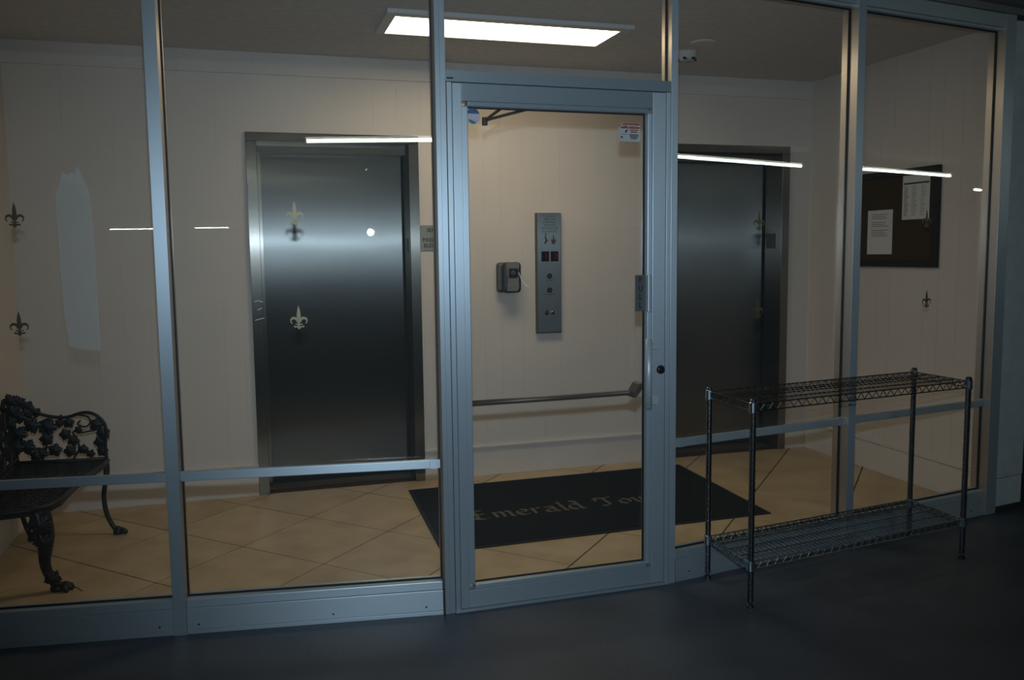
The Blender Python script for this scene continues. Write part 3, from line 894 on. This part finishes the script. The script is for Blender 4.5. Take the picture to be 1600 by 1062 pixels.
# ---- bulletin board, papers, light switch on the right wall
bb = empty('bulletin_board', (XR, 1.19, 1.345), 'brown cork bulletin board in a black frame on the right wall', 'board')
y0, y1, z0, z1 = 0.815, 1.66, 1.345, 1.948
fw = 0.042
m = MB(); m.box(XR - .016, XR - .0005, y0 + .01, y1 - .01, z0 + .01, z1 - .01); m.build('cork_panel', 'cork', bb)
for a0, a1, b0, b1 in ((y0, y1, z0, z0 + fw), (y0, y1, z1 - fw, z1), (y0, y0 + fw, z0 + fw, z1 - fw), (y1 - fw, y1, z0 + fw, z1 - fw)):
    m = MB(); m.box(XR - .028, XR - .001, a0, a1, b0, b1, .003); m.build('frame_bar', 'gasket', bb)
def wtext(body, size, y, z, parent, mat='ink', name='lettering', line=1.0, align='CENTER'):
    return text_mesh(body, size, lambda u, v, w: Vector((XR - .0195 - w, y - u, z + v)), name, mat, parent, line=line, align=align)
pp = empty('notice_paper', (XR - .018, 1.308, 1.42), 'plain typed sheet pinned low left on the bulletin board', 'paper', 'papers on the bulletin board')
m = MB(); m.box(XR - .0185, XR - .0170, 1.194, 1.423, 1.424, 1.706); m.build('sheet', 'paper', pp)
m = MB()
rr = random.Random(3)
for k in range(12):
    z = 1.676 - k * .0125
    if k in (3, 7): continue
    m.box(XR - .0190, XR - .0186, 1.225 + rr.random() * .05, 1.385, z, z + .004)
m.build('typed_line', 'inkgrey', pp, stuff=True)
pq = empty('calendar_paper', (XR - .018, 1.0, 1.635), 'printed schedule sheet pinned high right on the bulletin board', 'paper', 'papers on the bulletin board')
m = MB(); m.box(XR - .0185, XR - .0170, 0.888, 1.114, 1.636, 1.905); m.build('sheet', 'paper', pq)
m = MB(); m.box(XR - .0192, XR - .0186, 0.895, 1.105, 1.850, 1.860); m.build('header_rule', 'ink', pq)
m = MB()
for k in range(15):
    z = 1.835 - k * .0125
    m.box(XR - .0190, XR - .0186, 1.06 + rr.random() * .015, 1.100, z, z + .005)
    m.box(XR - .0190, XR - .0186, 0.985 + rr.random() * .02, 1.035, z, z + .003)
    m.box(XR - .0190, XR - .0186, 0.91 + rr.random() * .03, 0.96, z, z + .003)
m.build('printed_row', 'inkgrey', pq, stuff=True)
ls = empty('light_switch', (XR, 1.515, 1.19), 'cream light switch plate under the bulletin board', 'switch')
m = MB(); m.box(XR - .006, XR - .0005, 1.478, 1.552, 1.185, 1.298, .002); m.build('plate', 'trim', ls)
m = MB(); m.box(XR - .010, XR - .006, 1.507, 1.523, 1.225, 1.258, .001); m.build('toggle', 'signdark', ls)

# ---- door mat with calligraphic lettering
mt = empty('door_mat', (1.55, 1.27, 0), 'black door mat with gold lettering on the lobby tiles', 'mat')
mc = [(0.600, 0.673), (2.478, 0.700), (2.525, 1.868), (0.650, 1.845)]
cx, cy = 1.56, 1.27
m = MB(); m.slab(mc, 0.0005, 0.006, 'xy'); m.build('rubber_border', 'mat_edge', mt)
m = MB(); m.slab([(cx + (x - cx) * .975, cy + (y - cy) * .955) for x, y in mc], 0.006, 0.010, 'xy'); m.build('carpet', 'mat_black', mt)
# broad-nib letters, each a set of strokes in a unit box
GL = {
 'E': ([[(.62, .95), (.30, .92), (.12, .78), (.16, .62), (.34, .55), (.16, .46), (.08, .25), (.22, .06), (.48, .02), (.70, .12)], [(.10, .55), (.60, .55)], [(.30, .95), (.30, .05)]], .82),
 'm': ([[(.05, .58), (.14, .62), (.14, .05)], [(.14, .5), (.30, .62), (.42, .55), (.42, .05)], [(.42, .5), (.58, .62), (.70, .55), (.70, .08), (.78, .02)]], .88),
 'e': ([[(.10, .30), (.46, .38), (.44, .55), (.28, .62), (.10, .48), (.08, .22), (.22, .03), (.48, .10)]], .56),
 'r': ([[(.05, .58), (.14, .62), (.14, .05)], [(.14, .46), (.30, .62), (.44, .55)]], .48),
 'a': ([[(.10, .55), (.30, .62), (.44, .54), (.44, .08), (.54, .02)], [(.44, .36), (.20, .36), (.08, .20), (.18, .04), (.34, .06), (.44, .16)]], .62),
 'l': ([[(.04, .92), (.16, .96), (.16, .10), (.26, .02)]], .34),
 'd': ([[(.46, .50), (.24, .62), (.08, .44), (.08, .18), (.24, .02), (.46, .14)], [(.30, .98), (.46, .82), (.46, .08), (.56, .02)]], .64),
 'T': ([[(.02, .80), (.10, .95), (.40, .88), (.80, .96)], [(.44, .90), (.44, .12), (.30, .02), (.10, .10)], [(.14, .92), (.06, .60)]], .84),
 'o': ([[(.28, .62), (.10, .48), (.08, .20), (.26, .02), (.46, .18), (.46, .46), (.28, .62)]], .58),
 'w': ([[(.04, .60), (.12, .56), (.14, .14), (.24, .02), (.40, .14)], [(.40, .60), (.40, .14), (.50, .02), (.70, .20), (.70, .46), (.60, .62)]], .80),
 ' ': ([], .52),
}
o0 = Vector((0.865, 1.098)); dirx = Vector((1.29, 0.028)).normalized(); diry = Vector((-dirx.y, dirx.x))
SCX, SCY = 0.175, 0.170
NIB = Vector((0.062, 0.050))
pen = 0.0
word = 'Emerald Tower'
tot = sum(GL[c][1] for c in word)
SCX = 1.285 / tot
first = True
for ch in word:
    strokes, adv = GL[ch]
    if strokes:
        m = MB()
        k = 0
        for stx in strokes:
            pts = []
            for a, b in zip(stx, stx[1:]):
                for q in range(4):
                    pts.append((a[0] + (b[0] - a[0]) * q / 4, a[1] + (b[1] - a[1]) * q / 4))
            pts.append(stx[-1])
            for a, b in zip(pts, pts[1:]):
                z = 0.0103 + 0.00004 * (k % 7); k += 1
                quad = [(a[0] - NIB.x, a[1] - NIB.y), (b[0] - NIB.x, b[1] - NIB.y), (b[0] + NIB.x, b[1] + NIB.y), (a[0] + NIB.x, a[1] + NIB.y)]
                f = [o0 + dirx * ((pen + u) * SCX) + diry * (v * SCY) for u, v in quad]
                m.face([(p.x, p.y, z) for p in f])
        m.build('letter', 'mat_text', mt)
    pen += adv

# ---- iron bench against the left wall
bn = empty('iron_bench', (-1.25, 1.15, 0), 'black cast iron garden bench with leaf pattern beside the left wall', 'bench')
def cr(pts, n=5):
    """smooth curve through the points"""
    P = [Vector(p) for p in pts]; out = []
    for i in range(len(P) - 1):
        p0 = P[max(i - 1, 0)]; p1 = P[i]; p2 = P[i + 1]; p3 = P[min(i + 2, len(P) - 1)]
        for k in range(n):
            t = k / n
            out.append(0.5 * ((2 * p1) + (p2 - p0) * t + (2 * p0 - 5 * p1 + 4 * p2 - p3) * t * t + (3 * p1 - p0 - 3 * p2 + p3) * t ** 3))
    out.append(P[-1])
    return out
def leaf(m, c, u, v, n, r, th=0.006, rot=0.0):
    """five-lobed leaf centred c, in the plane (u, v), normal n"""
    c = Vector(c); u = Vector(u); v = Vector(v); n = Vector(n)
    K = 45; ring = []
    for k in range(K):
        a = 2 * math.pi * k / K
        rad = r * 1.12 * (0.84 + 0.12 * math.cos(5 * a) + 0.09 * math.cos(15 * a))
        ring.append(c + (u * math.cos(a + rot) + v * math.sin(a + rot)) * rad)
    top = m.v(tuple(c + n * th * 1.6)); bot = m.v(tuple(c - n * th * .6))
    A = [m.v(tuple(p + n * th * .3)) for p in ring]; B = [m.v(tuple(p - n * th * .5)) for p in ring]
    for k in range(K):
        j = (k + 1) % K
        m.bm.faces.new((A[k], A[j], top)); m.bm.faces.new((B[j], B[k], bot)); m.bm.faces.new((A[k], B[k], B[j], A[j]))
rb = random.Random(11)
BX = -1.435
def back_top(y):
    q = (y - 0.98) / 0.64 if y > .98 else (0.98 - y) / .35
    return 0.80 - 0.15 * min(abs((y - 1.17) / 0.45), 1) ** 1.6
# back panel
def bk(y, z):
    return (BX - (z - .4) * .10, y, z)
pb_ = MB()
pts = [bk(.74 + .86 * k / 24, back_top(.74 + .86 * k / 24)) for k in range(25)]
pb_.tube(pts, 0.011, 8)
pb_.tube([bk(.74, .43), bk(1.17, .42), bk(1.60, .43)], 0.011, 8)
pb_.tube([bk(.74, .39), bk(.735, .55), bk(.74, back_top(.74))], 0.012, 8)
pb_.tube([bk(1.60, .39), bk(1.605, .55), bk(1.60, back_top(1.60))], 0.012, 8)
for y in (.86, 1.0, 1.17, 1.34, 1.48):
    sgn = 1 if y >= 1.17 else -1
    pb_.tube(cr([bk(y, .42), bk(y + sgn * .05, .5), bk(y + sgn * .01, .6), bk(y + sgn * .06, back_top(y) - .02)]), .0075, 6)
bkp = pb_.build('back_frame', 'iron', bn, smooth=True)
cnt = 0
for gy in range(10):
    for gz in range(4):
        y = .79 + gy * .086 + rb.uniform(-.02, .02); z = .48 + gz * .088 + rb.uniform(-.015, .015)
        if z > back_top(y) - .0: continue
        mm = MB(); leaf(mm, bk(y, z), (0, 1, 0), (0, 0, 1), (1, 0, 0), rb.uniform(.038, .05), rot=rb.uniform(0, 6)); mm.build('leaf', 'iron', bkp)
for k in range(9):
    y = .84 + k * .085; mm = MB(); leaf(mm, bk(y, back_top(y) + .005), (0, 1, 0), (0, 0, 1), (1, 0, 0), rb.uniform(.034, .044), rot=rb.uniform(0, 6)); mm.build('leaf', 'iron', bkp)
# arm panels
def arm(yc, x_end, top_h, leaves, name):
    a = MB()
    X0 = BX - .02
    W = x_end - X0
    def ap(u, z):   # u 0..1 from the back to the front; the panel bows outward a little
        return (X0 + W * u, yc + .02 * math.sin(math.pi * u), z)
    prof = [(0, .745), (.10, .735), (.20, .70), (.32, .655), (.5, .632), (.62, .634), (.74, .650), (.84, .648), (.93, .625), (.99, .585), (1.0, .54), (.985, .47), (.99, .40)]
    a.tube(cr([ap(u, z * top_h) for u, z in prof]), .0085, 8)
    a.tube([ap(0, .41), ap(.5, .40), ap(1.0, .395)], .010, 8)
    a.tube(cr([ap(.66, .645), ap(.80, .630), ap(.84, .60), ap(.78, .575), ap(.70, .59), ap(.73, .61)]), .005, 6)
    a.tube(cr([ap(.30, .41), ap(.36, .5), ap(.30, .60), ap(.40, .63)]), .006, 6)
    a.tube(cr([ap(.62, .40), ap(.70, .47), ap(.64, .55), ap(.74, .545), ap(.92, .56)]), .005, 6)
    ao = a.build(name, 'iron', bn, smooth=True)
    for u, z, r in leaves:
        mm = MB(); leaf(mm, ap(u, z), (1, 0, 0), (0, 0, 1), (0, -1, 0), r, rot=rb.uniform(0, 6)); mm.build('leaf', 'iron', ao)
    return ao
arm(1.585, -1.005, 1.0, [(.02, .735, .036), (.10, .725, .034), (.19, .70, .030), (.17, .665, .034), (.27, .665, .026), (.03, .68, .040), (.0, .62, .038), (.24, .44, .030), (.05, .49, .036), (.50, .60, .022), (.52, .63, .016), (.10, .65, .036), (.22, .60, .042), (.08, .56, .042), (.16, .49, .040), (.38, .585, .045), (.36, .52, .034), (.44, .46, .034), (.30, .45, .034), (.60, .60, .028), (.56, .54, .030), (.64, .505, .030), (.60, .45, .032), (.70, .56, .020), (.74, .455, .026), (.90, .585, .036), (.97, .535, .034), (.93, .49, .032), (.95, .44, .028), (.82, .43, .022)], 'arm_rest')
arm(0.735, -1.34, .94, [(.3, .55, .04), (.6, .50, .035), (.4, .46, .03)], 'arm_rest')
# pierced seat
so_ = [(-1.455, .70), (-1.30, .672), (-1.19, .69), (-1.125, .735), (-1.092, .83), (-1.085, .98), (-1.075, 1.12), (-1.05, 1.30), (-1.02, 1.46), (-1.005, 1.585), (-1.03, 1.625), (-1.455, 1.63)]
m = MB(); m.tube([(x, y, .388) for x, y in so_], .013, 8, closed=True)
seat = m.build('seat_rim', 'iron', bn, smooth=True)
m = MB()
def inside(x, y, P):
    c = False
    for i in range(len(P)):
        (x1_, y1_), (x2_, y2_) = P[i], P[i - 1]
        if (y1_ > y) != (y2_ > y) and x < (x2_ - x1_) * (y - y1_) / (y2_ - y1_) + x1_: c = not c
    return c
st_ = 0.0165
for i in range(-2, 30):
    for j in range(0, 62):
        x = -1.46 + i * st_; y = .66 + j * st_
        if not inside(x, y, so_): continue
        h = st_ / 2; w = .0036
        if (i + j) % 2 == 0: m.box(x - h, x + h, y - w, y + w, .384, .392)
        else: m.box(x - w, x + w, y - h, y + h, .384, .392)
        if (i % 3 == 0) and (j % 3 == 0): m.box(x - .006, x + .006, y - .006, y + .006, .383, .394)
m.build('seat_grille', 'iron', seat, stuff=True)
# seat apron under the rim
m = MB()
for (a, b), (c, d) in zip(so_, so_[1:] + so_[:1]):
    m.face([(a, b, .388), (c, d, .388), (c, d, .362), (a, b, .362)])
m.build('apron', 'iron', seat)
def leg(pts, rads, foot, name='leg', claw=(1, 0), big=False):
    rr_ = [x[0] for x in cr([(q, 0, 0) for q in rads], 4)]
    m = MB(); m.tube(cr(pts, 4), rr_, 10)
    lo = m.build(name, 'iron', bn, smooth=True)
    f = MB(); fx, fy = foot
    n = Vector((claw[0], claw[1], 0)).normalized(); s = Vector((-n.y, n.x, 0))
    sc_ = 1.35 if big else 1.0
    f.lathe([(.008 * sc_, 0), (.024 * sc_, .004), (.026 * sc_, .014), (.018 * sc_, .03), (.008, .042)], cx=fx, cy=fy, seg=12)
    for k in (-1, 0, 1):
        p0 = Vector((fx, fy, .018)); d = (n + s * .6 * k).normalized()
        f.tube([tuple(p0), tuple(p0 + d * .022 * sc_ + Vector((0, 0, .004))), tuple(p0 + d * .038 * sc_ + Vector((0, 0, -.006))), tuple(p0 + d * .046 * sc_ + Vector((0, 0, -.016)))], [.011 * sc_, .011 * sc_, .009 * sc_, .004], 7)
    f.build('claw_foot', 'iron', lo, smooth=True)
    return lo
l1 = leg([(-1.165, .745, .385), (-1.160, .745, .33), (-1.150, .748, .26), (-1.152, .750, .20), (-1.158, .752, .14), (-1.150, .755, .09), (-1.128, .757, .045), (-1.118, .757, .02)], [.040, .044, .040, .031, .024, .021, .022, .018], (-1.112, .757), claw=(1, -.25), big=True)
mm = MB(); leaf(mm, (-1.155, .70, .32), (1, 0, 0), (0, 0, 1), (0, -1, 0), .05, th=.01, rot=.6); mm.build('leaf', 'iron', l1)
mm = MB(); leaf(mm, (-1.150, .712, .24), (1, 0, 0), (0, 0, 1), (0, -1, 0), .038, th=.01, rot=2.); mm.build('leaf', 'iron', l1)
mm = MB(); leaf(mm, (-1.128, .735, .065), (1, 0, 0), (0, 0, 1), (0, -1, 0), .034, th=.01, rot=1.); mm.build('leaf', 'iron', l1)
leg([(-1.02, 1.59, .40), (-1.012, 1.585, .34), (-1.022, 1.575, .27), (-1.030, 1.565, .20), (-1.022, 1.555, .12), (-1.000, 1.545, .06), (-.975, 1.535, .02)], [.016, .016, .013, .012, .012, .012, .013], (-.966, 1.53), claw=(1, .1))
leg([(-1.44, 1.60, .40), (-1.44, 1.595, .30), (-1.435, 1.585, .18), (-1.41, 1.57, .08), (-1.385, 1.56, .02)], [.016, .015, .012, .012, .013], (-1.378, 1.558), claw=(1, 0))
leg([(-1.44, .74, .40), (-1.44, .745, .30), (-1.44, .75, .18), (-1.42, .755, .08), (-1.40, .76, .02)], [.016, .015, .012, .012, .013], (-1.395, .76), claw=(1, 0))
m = MB(); m.tube([(-1.085, .752, .006), (-1.06, .74, .012), (-1.035, .735, .012), (-1.01, .705, .004)], .0022, 6)
tag(m.build('wire_scrap', 'black'), 'thin dark wire end curling from the near bench foot', 'wire')

# ---- wire shelf unit outside the right panes
SX, SY, TH, W_, D_, SH = 1.6646, -0.3756, 0.1404, 1.2664, 0.3439, -0.1384
ex = Vector((math.cos(TH), math.sin(TH))); ey = Vector((-math.sin(TH + SH), math.cos(TH + SH)))
def SP(u, v, z):
    p = Vector((SX, SY)) + ex * u + ey * v
    return Vector((p.x, p.y, z))
ws_ = empty('wire_shelf', SP(W_ / 2, D_ / 2, 0), 'two-tier chrome wire shelving unit standing outside the right panes', 'shelf')
HP = 0.862
for (u, v) in ((0, 0), (0, D_), (W_, 0), (W_, D_)):
    c = SP(u, v, 0)
    prof = [(0.004, 0.0), (0.016, 0.002), (0.016, 0.010), (0.007, 0.014), (0.007, 0.024), (0.0125, 0.026)]
    z = 0.05
    while z < HP - 0.03:
        prof += [(0.0125, z - .0016), (0.0106, z - .0006), (0.0106, z + .0006), (0.0125, z + .0016)]
        z += 0.0254
    prof += [(0.0125, HP - .008), (0.0135, HP - .006), (0.0135, HP), (0.009, HP + .004), (0.001, HP + .005)]
    m = MB(); m.lathe(prof, cx=c.x, cy=c.y, seg=14)
    po = m.build('post', 'chrome', ws_)
    # punched numbering dots down the garage side
    nrm = (Vector((CAM.x, CAM.y)) - Vector((c.x, c.y))).normalized()
    m = MB(); z = 0.0627
    nrm = Vector((-0.62, -0.78))
    while z < HP - 0.06:
        q = Vector((c.x, c.y)) + nrm * 0.0118
        m.lathe([(0.0006, -.0030), (0.0024, -.0016), (0.0026, 0), (0.0024, .0016), (0.0006, .0030)], cx=q.x, cy=q.y, cz=z, seg=8)
        z += 0.0508
    m.build('dimple', 'chrome_bright', po, stuff=True)
def shelf(zt):
    """zt: height of the top wire deck"""
    m = MB()
    zb = zt - 0.030
    in_ = 0.015
    for z in (zt, zb):
        for a, b in (((in_, 0), (W_ - in_, 0)), ((in_, D_), (W_ - in_, D_)), ((0, in_), (0, D_ - in_)), ((W_, in_), (W_, D_ - in_))):
            m.tube([SP(a[0], a[1], z), SP(b[0], b[1], z)], 0.0028, 6)
    fr_ = m.build('shelf_rim', 'chrome', ws_)
    # zigzag truss wires on each side
    m = MB()
    def zig(a, b, n):
        pts = []
        for k in range(n + 1):
            t = k / n
            pts.append(SP(a[0] + (b[0] - a[0]) * t, a[1] + (b[1] - a[1]) * t, zb if k % 2 else zt))
        for p, q in zip(pts, pts[1:]): m.tube([p, q], 0.0021, 5)
    zig((in_, 0), (W_ - in_, 0), 56); zig((in_, D_), (W_ - in_, D_), 56)
    zig((0, in_), (0, D_ - in_), 14); zig((W_, in_), (W_, D_ - in_), 14)
    m.build('truss_wire', 'chrome', fr_, stuff=True)
    n = 48
    base = None
    for k in range(1, n):
        u = W_ * k / n
        if base is None:
            m = MB(); m.tube([SP(u, 0.0, zt + .002), SP(u, D_, zt + .002)], 0.0016, 5)
            base = m.build('deck_wire', 'chrome', fr_); u0 = u
        else:
            c = base.copy(); COL.objects.link(c); c.parent = fr_
            d = ex * (u - u0); c.location = (d.x, d.y, 0)
    for v in (D_ * .26, D_ * .5, D_ * .74):
        m = MB(); m.tube([SP(0, v, zt - .003), SP(W_, v, zt - .003)], 0.0026, 6); m.build('brace_wire', 'chrome', fr_)
    for (u, v) in ((0, 0), (0, D_), (W_, 0), (W_, D_)):
        c = SP(u, v, 0)
        m = MB(); m.lathe([(0.0165, zt - .036), (0.0180, zt - .034), (0.0165, zt + .006), (0.0140, zt + .008)], cx=c.x, cy=c.y, seg=16)
        m.build('corner_collar', 'chrome_bright', fr_, smooth=False)
shelf(0.846)
shelf(0.190)

# ---- garage strip lights behind the viewer (seen mirrored in the glass)
def strip(x0, x1, y, z, label):
    e = empty('strip_light', ((x0 + x1) / 2, y, z), label, 'light', 'garage strip lights')
    m = MB(); m.box(x0 - .03, x1 + .03, y - .06, y + .06, z + .03, z + .10, .004); m.build('housing', 'lampframe', e)
    m = MB(); m.tube([(x0, y, z), (x1, y, z)], .019, 10); m.build('tube', 'tube', e)
    for x in (x0 - .02, x1 + .005):
        m = MB(); m.box(x, x + .015, y - .025, y + .025, z - .02, z + .03, .002); m.build('lamp_holder', 'white_plastic', e)
strip(-1.10, 1.30, -5.15, 2.56, 'garage strip light nearest behind the viewer')
strip(6.30, 8.72, -4.62, 2.56, 'garage strip light to the right behind the viewer')
strip(9.72, 12.2, -4.45, 2.56, 'second garage strip light to the right behind the viewer')
strip(15.8, 18.2, -5.90, 2.56, 'farthest right garage strip light behind the viewer')
strip(-14.4, -12.4, -31.5, 2.56, 'far garage strip light at the left end')
strip(-10.9, -9.6, -31.0, 2.56, 'far garage strip light beside the left end one')
